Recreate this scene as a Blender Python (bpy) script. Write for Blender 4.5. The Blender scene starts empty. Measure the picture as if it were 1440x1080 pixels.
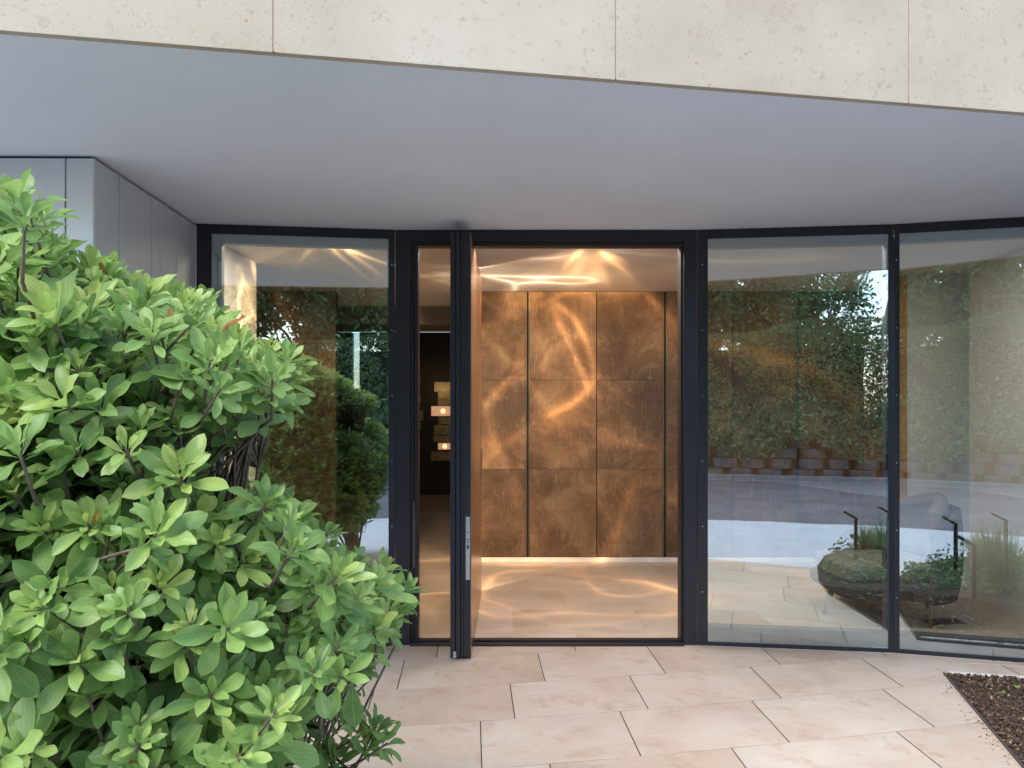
import bpy, math, random
import numpy as np
from mathutils import Vector, Matrix

random.seed(7); rng = np.random.default_rng(11)
R = math.radians
sc = bpy.context.scene
col = sc.collection

# ------------------------------------------------------------------ camera
F = 1120.0; EYE = 1.55; HZ = 572.0
cam = bpy.data.cameras.new('camera'); cam.sensor_width = 36.0
cam.lens = 36.0 * F / 1440.0
cam.shift_y = (HZ - 540.0) / 1440.0
cam.clip_start = 0.05; cam.clip_end = 500
co = bpy.data.objects.new('camera', cam); col.objects.link(co)
co.location = (0, 0, EYE); co.rotation_euler = (R(90), 0, 0)
sc.camera = co

# ------------------------------------------------------------------ sky, sun, exposure
SUN_EL, SUN_AZ = 50.0, 212.0          # azimuth the light comes from, measured clockwise from +y
w = bpy.data.worlds.new('World'); sc.world = w; w.use_nodes = True
wn = w.node_tree; bg = wn.nodes['Background']
sky = wn.nodes.new('ShaderNodeTexSky'); sky.sky_type = 'NISHITA'; sky.sun_disc = False
sky.sun_elevation = R(SUN_EL); sky.sun_rotation = R(SUN_AZ)
sky.air_density = 1.0; sky.dust_density = 1.0; sky.ozone_density = 1.0
wn.links.new(sky.outputs[0], bg.inputs[0]); bg.inputs[1].default_value = 0.15
sl = bpy.data.lights.new('sun', 'SUN'); sl.energy = 1.25; sl.angle = R(40); sl.color = (1, .96, .9)
so = bpy.data.objects.new('sun', sl); col.objects.link(so)
d = Vector((math.sin(R(SUN_AZ)) * math.cos(R(SUN_EL)), math.cos(R(SUN_AZ)) * math.cos(R(SUN_EL)), math.sin(R(SUN_EL))))
so.rotation_euler = d.to_track_quat('Z', 'Y').to_euler(); so.location = d * 30
sc.view_settings.view_transform = 'Standard'; sc.view_settings.look = 'None'
sc.view_settings.exposure = 1.6; sc.view_settings.gamma = 1.0
sc.render.engine = 'CYCLES'
cy = sc.cycles
cy.max_bounces = 10; cy.diffuse_bounces = 5; cy.glossy_bounces = 5; cy.transparent_max_bounces = 24
cy.use_denoising = True; cy.sample_clamp_indirect = 6.0
cy.caustics_reflective = False; cy.caustics_refractive = False

# ------------------------------------------------------------------ material helpers
def new_mat(name):
    m = bpy.data.materials.new(name); m.use_nodes = True
    nt = m.node_tree; return m, nt, nt.nodes['Principled BSDF']

def N(nt, t, **kw):
    n = nt.nodes.new(t)
    for k, v in kw.items():
        if k in n.inputs.keys(): n.inputs[k].default_value = v
        else: setattr(n, k, v)
    return n

def coords(nt, scale=(1, 1, 1), rot=(0, 0, 0), kind='Object'):
    tc = N(nt, 'ShaderNodeTexCoord'); mp = N(nt, 'ShaderNodeMapping')
    mp.inputs['Scale'].default_value = scale; mp.inputs['Rotation'].default_value = rot
    nt.links.new(tc.outputs[kind], mp.inputs[0]); return mp.outputs[0]

def noise(nt, vec, scale, detail=4, rough=.55, dist=0):
    n = N(nt, 'ShaderNodeTexNoise'); n.inputs['Scale'].default_value = scale; n.inputs['Detail'].default_value = detail
    n.inputs['Roughness'].default_value = rough; n.inputs['Distortion'].default_value = dist
    nt.links.new(vec, n.inputs['Vector']); return n.outputs['Fac']

def ramp(nt, fac, stops):
    r = N(nt, 'ShaderNodeValToRGB'); nt.links.new(fac, r.inputs[0])
    el = r.color_ramp.elements
    while len(el) < len(stops): el.new(.5)
    for e, (p, c) in zip(el, stops):
        e.position = p; e.color = (*c, 1) if len(c) == 3 else c
    return r.outputs[0]

def mixc(nt, fac, a, b, mode='MIX'):
    m = N(nt, 'ShaderNodeMix', data_type='RGBA', blend_type=mode)
    for s, v in ((0, fac), (6, a), (7, b)):
        if isinstance(v, (int, float)): m.inputs[s].default_value = v
        elif isinstance(v, tuple): m.inputs[s].default_value = (*v, 1)
        else: nt.links.new(v, m.inputs[s])
    return m.outputs[2]

def bump(nt, h, strength, dist, bsdf):
    b = N(nt, 'ShaderNodeBump'); b.inputs['Strength'].default_value = strength; b.inputs['Distance'].default_value = dist
    nt.links.new(h, b.inputs['Height']); nt.links.new(b.outputs[0], bsdf.inputs['Normal'])

def plain(name, c, rough=.5, metal=0.0, var=.12, vs=6, spec=.5, bmp=0.0, bscale=60):
    m, nt, b = new_mat(name)
    v = coords(nt)
    f = noise(nt, v, vs)
    lo = tuple(x * (1 - var) for x in c); hi = tuple(min(1, x * (1 + var)) for x in c)
    nt.links.new(ramp(nt, f, [(.3, lo), (.7, hi)]), b.inputs['Base Color'])
    b.inputs['Roughness'].default_value = rough; b.inputs['Metallic'].default_value = metal
    b.inputs['Specular IOR Level'].default_value = spec
    if bmp: bump(nt, noise(nt, v, bscale), bmp, .002, b)
    return m

M = {}
M['frame'] = plain('anthracite metal', (.022, .024, .032), .36, .3, .1, 3)
M['inner'] = plain('grey inner frame', (.09, .10, .125), .5)
M['frame_dark'] = plain('black gasket', (.008, .008, .01), .5)
M['steel'] = plain('brushed steel', (.55, .56, .58), .3, .9, .1, 20)
M['soffit'] = plain('grey render', (.71, .78, .86), .8, 0, .03, 2, .2, .15, 220)
M['plaster'] = plain('white plaster', (.74, .71, .67), .7, 0, .02, 1.5, .3)
M['ceiling'] = plain('ceiling plaster', (.72, .66, .61), .6, 0, .02, 1.5, .3)
M['black_wall'] = plain('matt black panelling', (.009, .012, .019), .6, 0, .2, 1)
M['skirting'] = plain('white skirting', (.8, .8, .8), .35)
M['cladding'] = plain('grey lacquered cladding', (.60, .64, .66), .33, .25, .03, 2, .5)
M['shadow_gap'] = plain('black joint', (.012, .012, .012), .8)
M['grout'] = plain('pale joint filler', (.62, .56, .5), .9)
M['asphalt'] = plain('asphalt', (.13, .13, .145), .85, 0, .25, 1.3, .3, .5, 120)
M['kerb'] = plain('kerb stone', (.3, .29, .28), .8, 0, .25, 9)
M['drive'] = plain('pale driveway', (.52, .555, .60), .7, 0, .08, 2)
M['stone'] = plain('retaining stones', (.15, .135, .13), .9, 0, .35, 5, .3, .6, 25)
M['leg'] = plain('bronze leg', (.16, .12, .09), .35, .8)
M['bark'] = plain('brown bark', (.13, .095, .07), .85, 0, .4, 40, .3, .6, 90)
M['house'] = plain('pale house render', (.6, .6, .62), .8)
M['rooftile'] = plain('dark roof', (.09, .07, .065), .8)
M['lampblack'] = plain('black lamp metal', (.012, .012, .013), .4, .4)
M['reveal'] = plain('green bronze strip', (.13, .12, .085), .5, .5)
M['edging'] = plain('steel lawn edging', (.10, .09, .08), .5, .6)
M['whitestrip'] = plain('white stone strip', (.6, .58, .55), .7, 0, .3, 25)
M['darkgroove'] = plain('dark joint', (.03, .028, .02), .9)

# limestone of the fascia
m, nt, b = new_mat('limestone'); v = coords(nt)
c1 = ramp(nt, noise(nt, v, 1.6, 6), [(.3, (.38, .315, .235)), (.55, (.455, .395, .305)), (.75, (.50, .445, .36))])
vo = N(nt, 'ShaderNodeTexVoronoi'); vo.inputs['Scale'].default_value = 26; nt.links.new(v, vo.inputs['Vector'])
gate = ramp(nt, noise(nt, v, 8, 5, .7), [(.50, (0, 0, 0)), (.60, (1, 1, 1))])
dots = ramp(nt, vo.outputs['Distance'], [(.06, (.7, .7, .7)), (.2, (0, 0, 0))])
dm = mixc(nt, 1.0, dots, gate, 'MULTIPLY')
c2 = mixc(nt, dm, c1, (.30, .18, .10))
vo2 = N(nt, 'ShaderNodeTexVoronoi'); vo2.inputs['Scale'].default_value = 75; nt.links.new(v, vo2.inputs['Vector'])
dots2 = ramp(nt, vo2.outputs['Distance'], [(.08, (.6, .6, .6)), (.26, (0, 0, 0))])
gate2 = ramp(nt, noise(nt, v, 6, 3), [(.46, (0, 0, 0)), (.62, (1, 1, 1))])
c3 = mixc(nt, mixc(nt, 1.0, dots2, gate2, 'MULTIPLY'), c2, (.20, .14, .10))
pit = ramp(nt, noise(nt, v, 26, 8, .7), [(.56, (0, 0, 0)), (.70, (.6, .6, .6))])
c4 = mixc(nt, pit, c3, (.28, .215, .17))
nt.links.new(c4, b.inputs['Base Color']); b.inputs['Roughness'].default_value = .75
bump(nt, noise(nt, v, 90, 6), .25, .002, b); M['limestone'] = m

# travertine slabs: tone differs from slab to slab (attribute 'tone')
def slab_mat(name, rough, inn=0):
    m, nt, b = new_mat(name); v = coords(nt)
    at = N(nt, 'ShaderNodeAttribute', attribute_name='tone')
    add = N(nt, 'ShaderNodeVectorMath', operation='MULTIPLY_ADD')
    add.inputs[1].default_value = (7, 5, 3); nt.links.new(at.outputs['Vector'], add.inputs[0]); nt.links.new(v, add.inputs[2])
    vv = add.outputs[0]
    f1 = noise(nt, vv, 1.7, 8, .62, .6)
    c = ramp(nt, f1, [(.30, (.385, .315, .255)), (.5, (.46, .395, .33)), (.68, (.51, .455, .40))])
    f2 = noise(nt, vv, 8, 8, .7, .3)
    c = mixc(nt, ramp(nt, f2, [(.54, (0, 0, 0)), (.70, (.75 - .5 * inn,) * 3)]), c, (.36, .26, .18))
    f3 = noise(nt, vv, 2.6, 3, .5, 1.5)
    c = mixc(nt, ramp(nt, f3, [(.55, (0, 0, 0)), (.7, (.5, .5, .5))]), c, (.50, .45, .42))
    f4 = noise(nt, vv, 70, 5, .7)
    c = mixc(nt, ramp(nt, f4, [(.60, (0, 0, 0)), (.72, (.5 - .35 * inn,) * 3)]), c, (.30, .22, .16))
    tone = N(nt, 'ShaderNodeSeparateXYZ'); nt.links.new(at.outputs['Vector'], tone.inputs[0])
    c = mixc(nt, 1.0, c, ramp(nt, tone.outputs[0], [(0, (.86, .82, .78)), (.5, (.95, .93, .91)), (1, (1.0, 1.0, 1.0))]), 'MULTIPLY')
    nt.links.new(c, b.inputs['Base Color'])
    rr = N(nt, 'ShaderNodeMapRange'); rr.inputs[3].default_value = rough - .08; rr.inputs[4].default_value = rough + .1
    nt.links.new(f2, rr.inputs[0]); nt.links.new(rr.outputs[0], b.inputs['Roughness'])
    b.inputs['Specular IOR Level'].default_value = .4
    bump(nt, f4, .12, .001, b)
    return m
M['slab'] = slab_mat('limestone paving slab', .55)
M['slab_in'] = slab_mat('polished limestone floor', .3, 1)

# patinated copper
m, nt, b = new_mat('patinated copper'); v = coords(nt)
at = N(nt, 'ShaderNodeAttribute', attribute_name='tone')
add = N(nt, 'ShaderNodeVectorMath', operation='MULTIPLY_ADD'); add.inputs[1].default_value = (9, 4, 6)
nt.links.new(at.outputs['Vector'], add.inputs[0]); nt.links.new(v, add.inputs[2]); vv = add.outputs[0]
c = ramp(nt, noise(nt, vv, 2.2, 9, .74, .5), [(.32, (.075, .043, .025)), (.48, (.15, .093, .054)), (.66, (.26, .185, .115))])
st = N(nt, 'ShaderNodeMapping'); st.inputs['Scale'].default_value = (1.2, 1, 14); nt.links.new(vv, st.inputs[0])
c = mixc(nt, ramp(nt, noise(nt, st.outputs[0], 3, 6, .7), [(.5, (0, 0, 0)), (.8, (.3, .3, .3))]), c, (.10, .06, .038))
c = mixc(nt, ramp(nt, noise(nt, vv, 1.2, 8, .62, .8), [(.51, (0, 0, 0)), (.58, (.55, .55, .55)), (.8, (.75, .75, .75))]), c, (.07, .045, .034))
sm = N(nt, 'ShaderNodeMapping'); sm.inputs['Scale'].default_value = (9, 1, .7); sm.inputs['Rotation'].default_value = (0, R(8), 0); nt.links.new(vv, sm.inputs[0])
c = mixc(nt, ramp(nt, noise(nt, sm.outputs[0], 1.6, 1, .5, 2.5), [(.49, (0, 0, 0)), (.498, (.4, .4, .4)), (.506, (0, 0, 0))]), c, (.5, .36, .24))
c = mixc(nt, ramp(nt, noise(nt, vv, 40, 5, .7), [(.55, (0, 0, 0)), (.8, (.4, .4, .4))]), c, (.42, .27, .15))
nt.links.new(c, b.inputs['Base Color']); b.inputs['Metallic'].default_value = .25
b.inputs['Roughness'].default_value = .55; bump(nt, noise(nt, vv, 30, 8, .7), .15, .002, b)
M['copper'] = m

m, nt, b = new_mat('bronze door sheet'); v = coords(nt)
nt.links.new(ramp(nt, noise(nt, v, 2, 5, .6, .5), [(.3, (.30, .16, .09)), (.7, (.46, .27, .17))]), b.inputs['Base Color'])
b.inputs['Metallic'].default_value = .8; b.inputs['Roughness'].default_value = .25; M['bronze'] = m

M['brass'] = plain('aged brass plate', (.20, .185, .12), .4, .7, .35, 9)

def emis(name, c, s):
    m, nt, b = new_mat(name)
    b.inputs['Base Color'].default_value = (*c, 1); b.inputs['Emission Color'].default_value = (*c, 1)
    b.inputs['Emission Strength'].default_value = s
    return m
m, nt, b = new_mat('lit lamp plate'); v = coords(nt)
f = ramp(nt, noise(nt, v, 9, 4), [(.3, (.9, .36, .16)), (.7, (.95, .55, .35))])
nt.links.new(f, b.inputs['Emission Color']); b.inputs['Emission Strength'].default_value = .14; M['lit'] = m
M['bulb'] = emis('lamp filament', (1, .55, .2), .9)

# glass: transparent with mirror-like coat
def glass_mat(name, tint, base):
    m = bpy.data.materials.new(name); m.use_nodes = True; nt = m.node_tree
    nt.nodes.remove(nt.nodes['Principled BSDF'])
    out = nt.nodes['Material Output']
    tr = N(nt, 'ShaderNodeBsdfTransparent'); tr.inputs[0].default_value = (*tint, 1)
    gl = N(nt, 'ShaderNodeBsdfGlossy'); gl.inputs['Roughness'].default_value = 0.0; gl.inputs[0].default_value = (.90, .99, 1, 1)
    lw = N(nt, 'ShaderNodeLayerWeight'); lw.inputs[0].default_value = .12
    ad = N(nt, 'ShaderNodeMath', operation='MULTIPLY_ADD'); ad.inputs[1].default_value = 1.0; ad.inputs[2].default_value = base
    nt.links.new(lw.outputs['Fresnel'], ad.inputs[0]); ad.use_clamp = True
    v = coords(nt, (1, 1, .6))
    bp = N(nt, 'ShaderNodeBump'); bp.inputs['Strength'].default_value = .06; bp.inputs['Distance'].default_value = .01
    nt.links.new(noise(nt, v, 2.2, 2), bp.inputs['Height']); nt.links.new(bp.outputs[0], gl.inputs['Normal'])
    mx = N(nt, 'ShaderNodeMixShader')
    nt.links.new(ad.outputs[0], mx.inputs[0]); nt.links.new(tr.outputs[0], mx.inputs[1]); nt.links.new(gl.outputs[0], mx.inputs[2])
    nt.links.new(mx.outputs[0], out.inputs[0]); return m
M['glass'] = glass_mat('window glass', (.92, .96, .95), .30)

def leaf_mat(name, cols, trans=.42, rough=.36, uvs=True):
    m, nt, b = new_mat(name)
    at = N(nt, 'ShaderNodeAttribute', attribute_name='tone')
    sx = N(nt, 'ShaderNodeSeparateXYZ'); nt.links.new(at.outputs['Vector'], sx.inputs[0])
    c = ramp(nt, sx.outputs[0], cols)
    if uvs:
        uv = N(nt, 'ShaderNodeUVMap'); us = N(nt, 'ShaderNodeSeparateXYZ'); nt.links.new(uv.outputs[0], us.inputs[0])
        rib = ramp(nt, us.outputs[0], [(.0, (0, 0, 0)), (.455, (0, 0, 0)), (.5, (.75, .75, .75)), (.545, (0, 0, 0))])
        rim = ramp(nt, us.outputs[0], [(0, (.55, .55, .55)), (.07, (0, 0, 0)), (.93, (0, 0, 0)), (1, (.55, .55, .55))])
        c = mixc(nt, rib, c, (.34, .50, .19)); c = mixc(nt, rim, c, (.34, .48, .18))
        wv = N(nt, 'ShaderNodeTexWave'); wv.inputs['Scale'].default_value = 3.2; wv.inputs['Distortion'].default_value = 1.5
        nt.links.new(uv.outputs[0], wv.inputs['Vector']); wv.bands_direction = 'DIAGONAL'
        c = mixc(nt, ramp(nt, wv.outputs['Fac'], [(.35, (.16, .16, .16)), (.6, (0, 0, 0))]), c, (.08, .16, .04))
        f = noise(nt, coords(nt), 45, 3)
        c = mixc(nt, ramp(nt, f, [(.4, (0, 0, 0)), (.8, (.35, .35, .35))]), c, (.26, .36, .10))
    nt.links.new(c, b.inputs['Base Color']); b.inputs['Roughness'].default_value = rough
    b.inputs['Specular IOR Level'].default_value = .45
    tl = N(nt, 'ShaderNodeBsdfTranslucent'); nt.links.new(c, tl.inputs[0])
    mx = N(nt, 'ShaderNodeMixShader'); mx.inputs[0].default_value = trans
    nt.links.new(b.outputs[0], mx.inputs[1]); nt.links.new(tl.outputs[0], mx.inputs[2])
    nt.links.new(mx.outputs[0], nt.nodes['Material Output'].inputs[0]); return m
M['magnolia'] = leaf_mat('magnolia leaf', [(0, (.14, .26, .075)), (.45, (.29, .46, .125)), (.8, (.43, .58, .16)), (.965, (.52, .61, .17)), (1, (.42, .16, .05))])
M['hedge_leaf'] = leaf_mat('hedge leaf', [(0, (.08, .14, .045)), (.6, (.18, .26, .085)), (1, (.33, .39, .15))], .2, .5, False)
M['tree_leaf'] = leaf_mat('tree leaf', [(0, (.06, .14, .055)), (.6, (.14, .26, .10)), (1, (.30, .42, .19))], .35, .5, False)
M['grass'] = leaf_mat('fountain grass', [(0, (.05, .12, .04)), (.6, (.13, .25, .09)), (1, (.30, .36, .16))], .3, .5, False)

# mulch
m, nt, b = new_mat('bark mulch soil'); v = coords(nt)
nt.links.new(ramp(nt, noise(nt, v, 55, 6, .7), [(.35, (.018, .012, .008)), (.55, (.065, .042, .028)), (.75, (.17, .115, .07))]), b.inputs['Base Color'])
b.inputs['Roughness'].default_value = .95; bump(nt, noise(nt, v, 45, 6, .8), 1.0, .02, b); M['soil'] = m
M['chip'] = leaf_mat('bark chips', [(0, (.018, .011, .008)), (.7, (.07, .042, .028)), (.93, (.13, .085, .055)), (1, (.34, .25, .16))], .0, .9, False)
M['rib_fabric'] = plain('charcoal ribbed fabric', (.035, .035, .034), .9, 0, .2, 30)
M['grey_fabric'] = plain('taupe woven fabric', (.20, .18, .165), .95, 0, .2, 120, .2, .5, 300)
M['pale_fabric'] = plain('pale grey fabric', (.42, .42, .42), .95, 0, .12, 90, .2, .4, 300)
M['grille'] = plain('dark floor grille', (.05, .045, .04), .5, .5)

# ------------------------------------------------------------------ object helpers
def tag(o, label=None, cat=None, group=None, kind=None):
    if label: o['label'] = label
    if cat: o['category'] = cat
    if group: o['group'] = group
    if kind: o['kind'] = kind
    return o

def empty(name, loc=(0, 0, 0), rz=0, label=None, cat=None, group=None):
    o = bpy.data.objects.new(name, None); col.objects.link(o); o.empty_display_size = .1
    o.location = loc; o.rotation_euler = (0, 0, rz)
    return tag(o, label, cat, group)

class MB:
    def __init__(s): s.v = []; s.f = []
    def add(s, vs, fs):
        n = len(s.v); s.v += [tuple(p) for p in vs]; s.f += [tuple(i + n for i in f) for f in fs]; return s
    def box(s, x0, x1, y0, y1, z0, z1):
        return s.add([(x0, y0, z0), (x1, y0, z0), (x1, y1, z0), (x0, y1, z0), (x0, y0, z1), (x1, y0, z1), (x1, y1, z1), (x0, y1, z1)],
                     [(0, 3, 2, 1), (4, 5, 6, 7), (0, 1, 5, 4), (1, 2, 6, 5), (2, 3, 7, 6), (3, 0, 4, 7)])
    def prism(s, pts, z0, z1):
        n = len(pts)
        a = sum(pts[i][0] * pts[(i + 1) % n][1] - pts[(i + 1) % n][0] * pts[i][1] for i in range(n))
        if a < 0: pts = pts[::-1]
        vs = [(x, y, z0) for x, y in pts] + [(x, y, z1) for x, y in pts]
        fs = [tuple(range(n - 1, -1, -1)), tuple(range(n, 2 * n))] + [(i, (i + 1) % n, n + (i + 1) % n, n + i) for i in range(n)]
        return s.add(vs, fs)
    def tube(s, pts, rads, k=8, cap=True):
        pts = [Vector(p) for p in pts]; n = len(pts); rings = []
        up = Vector((0, 0, 1))
        for i, p in enumerate(pts):
            t = (pts[min(i + 1, n - 1)] - pts[max(i - 1, 0)])
            t = t.normalized() if t.length > 1e-9 else up
            a = t.cross(up);
            if a.length < .05: a = t.cross(Vector((1, 0, 0)))
            a.normalize(); b_ = t.cross(a)
            r = rads[i] if hasattr(rads, '__len__') else rads
            rings.append([p + (a * math.cos(2 * math.pi * j / k) + b_ * math.sin(2 * math.pi * j / k)) * r for j in range(k)])
        vs = [q for rg in rings for q in rg]; fs = []
        for i in range(n - 1):
            for j in range(k):
                fs.append((i * k + j, i * k + (j + 1) % k, (i + 1) * k + (j + 1) % k, (i + 1) * k + j))
        if cap: fs += [tuple(range(k - 1, -1, -1)), tuple((n - 1) * k + j for j in range(k))]
        return s.add(vs, fs)
    def build(s, name, mat, parent=None, bevel=0, smooth=False, tone=None):
        me = bpy.data.meshes.new(name); me.from_pydata(s.v, [], s.f); me.update()
        o = bpy.data.objects.new(name, me); col.objects.link(o)
        me.materials.append(mat)
        if parent: o.parent = parent
        if smooth:
            me.shade_smooth()
        if tone is not None:
            a = me.attributes.new('tone', 'FLOAT_VECTOR', 'FACE'); a.data.foreach_set('vector', np.asarray(tone, 'f').ravel())
        if bevel:
            b = o.modifiers.new('bevel', 'BEVEL'); b.width = bevel; b.segments = 2; b.limit_method = 'ANGLE'
        return o

def copy_tree(o, parent=None):
    c = o.copy(); col.objects.link(c)
    if parent: c.parent = parent
    for ch in [q for q in bpy.data.objects if q.parent == o]: copy_tree(ch, c)
    return c

def inpoly(x, y, P):
    c = False; j = len(P) - 1
    for i in range(len(P)):
        if (P[i][1] > y) != (P[j][1] > y) and x < (P[j][0] - P[i][0]) * (y - P[i][1]) / (P[j][1] - P[i][1]) + P[i][0]: c = not c
        j = i
    return c

def tonearr(n): return rng.random((n, 3))

# ------------------------------------------------------------------ key plan points (metres, camera at the origin looking along +y)
A0, A1 = (-1.98, 4.99), (-.76, 5.17)
B0, B1, B2 = (1.205, 5.17), (2.402, 5.01), (3.19, 4.788)
B3 = (3.62, 4.615); B4 = (6.5, 3.5)
H = 2.70

def bed_pts():
    return [(2.503, 4.617), (2.19, 3.41), (2.17, 2.9), (2.22, 2.3), (2.36, 1.7), (2.62, 1.2), (3.0, .85), (3.5, .62), (4.4, .5), (7.5, .45), (7.5, 3.05), (4.3, 4.19), (3.62, 4.45), (3.09, 4.50)]

# ================================================================== THE SETTING
# ground sheet to the horizon
MB().add([(-200, -200, -.05), (200, -200, -.05), (200, 200, -.05), (-200, 200, -.05)], [(0, 1, 2, 3)]).build('ground', M['kerb'])
tag(bpy.data.objects['ground'], kind='structure')

def row_y(c, x):
    xc = max(-2.5, min(3.5, x))
    return c + .172 * xc + .017 * xc * xc + (x - xc) * (.172 + .034 * xc)

C = [5.5, 4.981, 4.463, 3.953, 3.427] + [3.427 - .52 * k for k in range(1, 4)]
KNOWN = {0: [-.492, .38], 1: [-.657, .161, .871, 1.597], 2: [-.012, .676, 1.416, 2.15, 2.93], 3: [-.156, .548, 1.262, 2.03], 4: [.163, .996, 1.833]}
slabs = MB(); dark = MB()
tones = []
for r_ in range(len(C) - 1):
    xs = sorted(KNOWN.get(r_, [.1 + .36 * (r_ % 2)]))
    while xs[-1] < 6.2: xs.append(xs[-1] + .72)
    while xs[0] > -6: xs.insert(0, xs[0] - .74)
    g = .0022
    for x0, x1 in zip(xs, xs[1:]):
        lean = lambda x: -.052 + .012 * max(0, x)
        cf, cn = C[r_], C[r_ + 1]
        def P(x, c, dx=0):       # x given at the far edge of the row
            yf = row_y(cf, x); y = row_y(c, x)
            for _ in range(3):
                xx = x + lean(x) * (y - yf); y = row_y(c, xx)
            return (xx + dx, y)
        a, b_ = P(x0, cf, g), P(x1, cf, -g); c_, d_ = P(x1, cn, -g), P(x0, cn, g)
        mid = lambda p, q: ((p[0] + q[0]) / 2, (p[1] + q[1]) / 2)
        a = (a[0], a[1] - .002); b_ = (b_[0], b_[1] - .002); c_ = (c_[0], c_[1] + .002); d_ = (d_[0], d_[1] + .002)
        n0 = len(slabs.f)
        slabs.prism([a, d_, c_, b_], -.03, 0)
        t = rng.random(3)
        tones += [t] * (len(slabs.f) - n0)
        e0, e1 = P(x1, cf), P(x1, cn)
        dark.add([(e0[0] - .0026, e0[1] - .003, .001), (e0[0] + .0026, e0[1] - .003, .001), (e1[0] + .0026, e1[1] + .003, .001), (e1[0] - .0026, e1[1] + .003, .001)], [(0, 3, 2, 1)])
pv = slabs.build('paving', M['slab'], tone=tones); tag(pv, kind='structure')
dj = dark.build('paving_joint', M['darkgroove'], pv)
MB().add([(-8, .75, -.006), (-1, 1.70, -.006), (3, 2.6, -.006), (8, 4.5, -.006), (8, 5.5, -.006), (-8, 5.5, -.006)], [(0, 1, 2, 3, 4, 5)]).build('paving_bedding', M['grout'], pv)
# driveway, road, kerb, verge
tag(MB().prism([(-30, -.75), (30, -.95), (30, 5.1), (-30, 5.1)], -.04, -.001 - .009).build('driveway', M['drive']), kind='structure')
tag(MB().prism([(-60, -7.5), (60, -7.2), (60, -.96), (-60, -.70)], -.045, -.014).build('road', M['asphalt']), kind='structure')
tag(MB().prism([(2.2, -7.1), (9, -6.9), (9, -2.6), (5.2, -2.7)], -.02, -.008).build('asphalt_patch', plain('paler asphalt', (.2, .2, .215), .85, 0, .2, 3)), kind='structure')
tag(MB().prism([(-60, -7.5), (60, -7.2), (60, -7.0), (-60, -7.3)], -.02, -.006).build('gutter', plain('gutter stones', (.3, .29, .3), .85, 0, .4, 6)), kind='structure')
tag(MB().prism([(-60, -7.68), (60, -7.38), (60, -7.2), (-60, -7.5)], -.04, .09).build('kerb', M['kerb'], bevel=.01), kind='structure')
tag(MB().prism([(-60, -30), (60, -30), (60, -8.6), (-60, -8.9)], -.04, 1.05).build('terrain', M['soil']), kind='structure')

# interior floor: slabs, lying 4 mm above the outdoor level
fl = MB(); ft = []
def inside_front(x):
    pts = [(-6, 4.4), A0, A1, B0, B1, B2, B3, (8, 2.95)]
    for (xa, ya), (xb, yb) in zip(pts, pts[1:]):
        if xa <= x <= xb: return ya + (yb - ya) * (x - xa) / (xb - xa) + .06
    return 5.2
rows = [4.2 + .62 * k for k in range(17)]
for i, (ya, yb) in enumerate(zip(rows, rows[1:])):
    x = -4.6 + .43 * (i % 2)
    while x < 6.2:
        x1 = x + .92
        ya2 = [max(ya, inside_front(min(6.2, max(-5, q)))) for q in (x, x1)]
        if min(ya2) < yb - .02:
            ya2 = [min(q, yb - .01) for q in ya2]
            # keep facade corners as extra points
            near = [(x + .0015, ya2[0] + .0015)]
            for (cx, cy_) in (A1, B0, B1, B2):
                if x + .01 < cx < x1 - .01 and ya < cy_ + .06 < yb: near.append((cx, cy_ + .062))
            near.append((x1 - .0015, ya2[1] + .0015))
            n0 = len(fl.f); fl.prism(near + [(x1 - .0015, yb - .0015), (x + .0015, yb - .0015)], -.02, .004)
            t = rng.random(3); ft += [t] * (len(fl.f) - n0)
        x = x1
fo = fl.build('interior_floor', M['slab_in'], tone=ft); tag(fo, kind='structure')
MB().prism([(-4.6, 5.3), A0, A1, B0, B1, B2, B3, (6.2, 3.7), (6.2, 14.2), (-4.6, 14.2)], -.025, .0015).build('floor_bedding', M['grout'], fo)

# ================================================================== CANOPY
def fasc_y(x): return 2.42 + (x + 1.56) * .191
t = empty('roof_canopy', (0, 2.7, H), label='wide grey roof overhang edged with pale speckled limestone, above the entrance', cat='canopy')
def lp(o, p): o.parent = p; o.location = -p.location if p.rotation_euler.z == 0 else o.location; return o
xl, xr = -5.5, 6.5
s_ = MB().prism([(xl, fasc_y(xl) + .03), (xr, fasc_y(xr) + .03), (xr, 5.3), (B2[0], B2[1] + .06), (B1[0], B1[1] + .06), (B0[0], B0[1] + .06), (A1[0], A1[1] + .06), (A0[0], A0[1] + .06), (xl, 5.0)], H, H + .12).build('soffit', M['soffit'])
lp(s_, t)
rs = MB().prism([(xl, fasc_y(xl) + .035), (xr, fasc_y(xr) + .035), (xr, 14.6), (xl, 14.6)], H + .36, H + .66).build('roof_slab', M['soffit']); lp(rs, t)
px = -.771 - 1.134 * 4
k = 0
while px < xr:
    a, b_ = px + .002, px + 1.134 - .002
    tn = np.tile(rng.random(3), (6, 1))
    p_ = MB().prism([(a, fasc_y(a)), (b_, fasc_y(b_)), (b_, fasc_y(b_) + .03), (a, fasc_y(a) + .03)], H - .006, H + .72).build('fascia_panel', M['limestone'], bevel=.0015)
    lp(p_, t); px += 1.134
M['fasc_joint'] = plain('reddish joint filler', (.33, .22, .17), .9)
px = -.771 - 1.134 * 4
while px < xr:
    a, b_ = px - .004, px + .004
    lp(MB().prism([(a, fasc_y(a) + .0015), (b_, fasc_y(b_) + .0015), (b_, fasc_y(b_) + .028), (a, fasc_y(a) + .028)], H, H + .7).build('fascia_joint', M['fasc_joint']), t); px += 1.134

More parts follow.
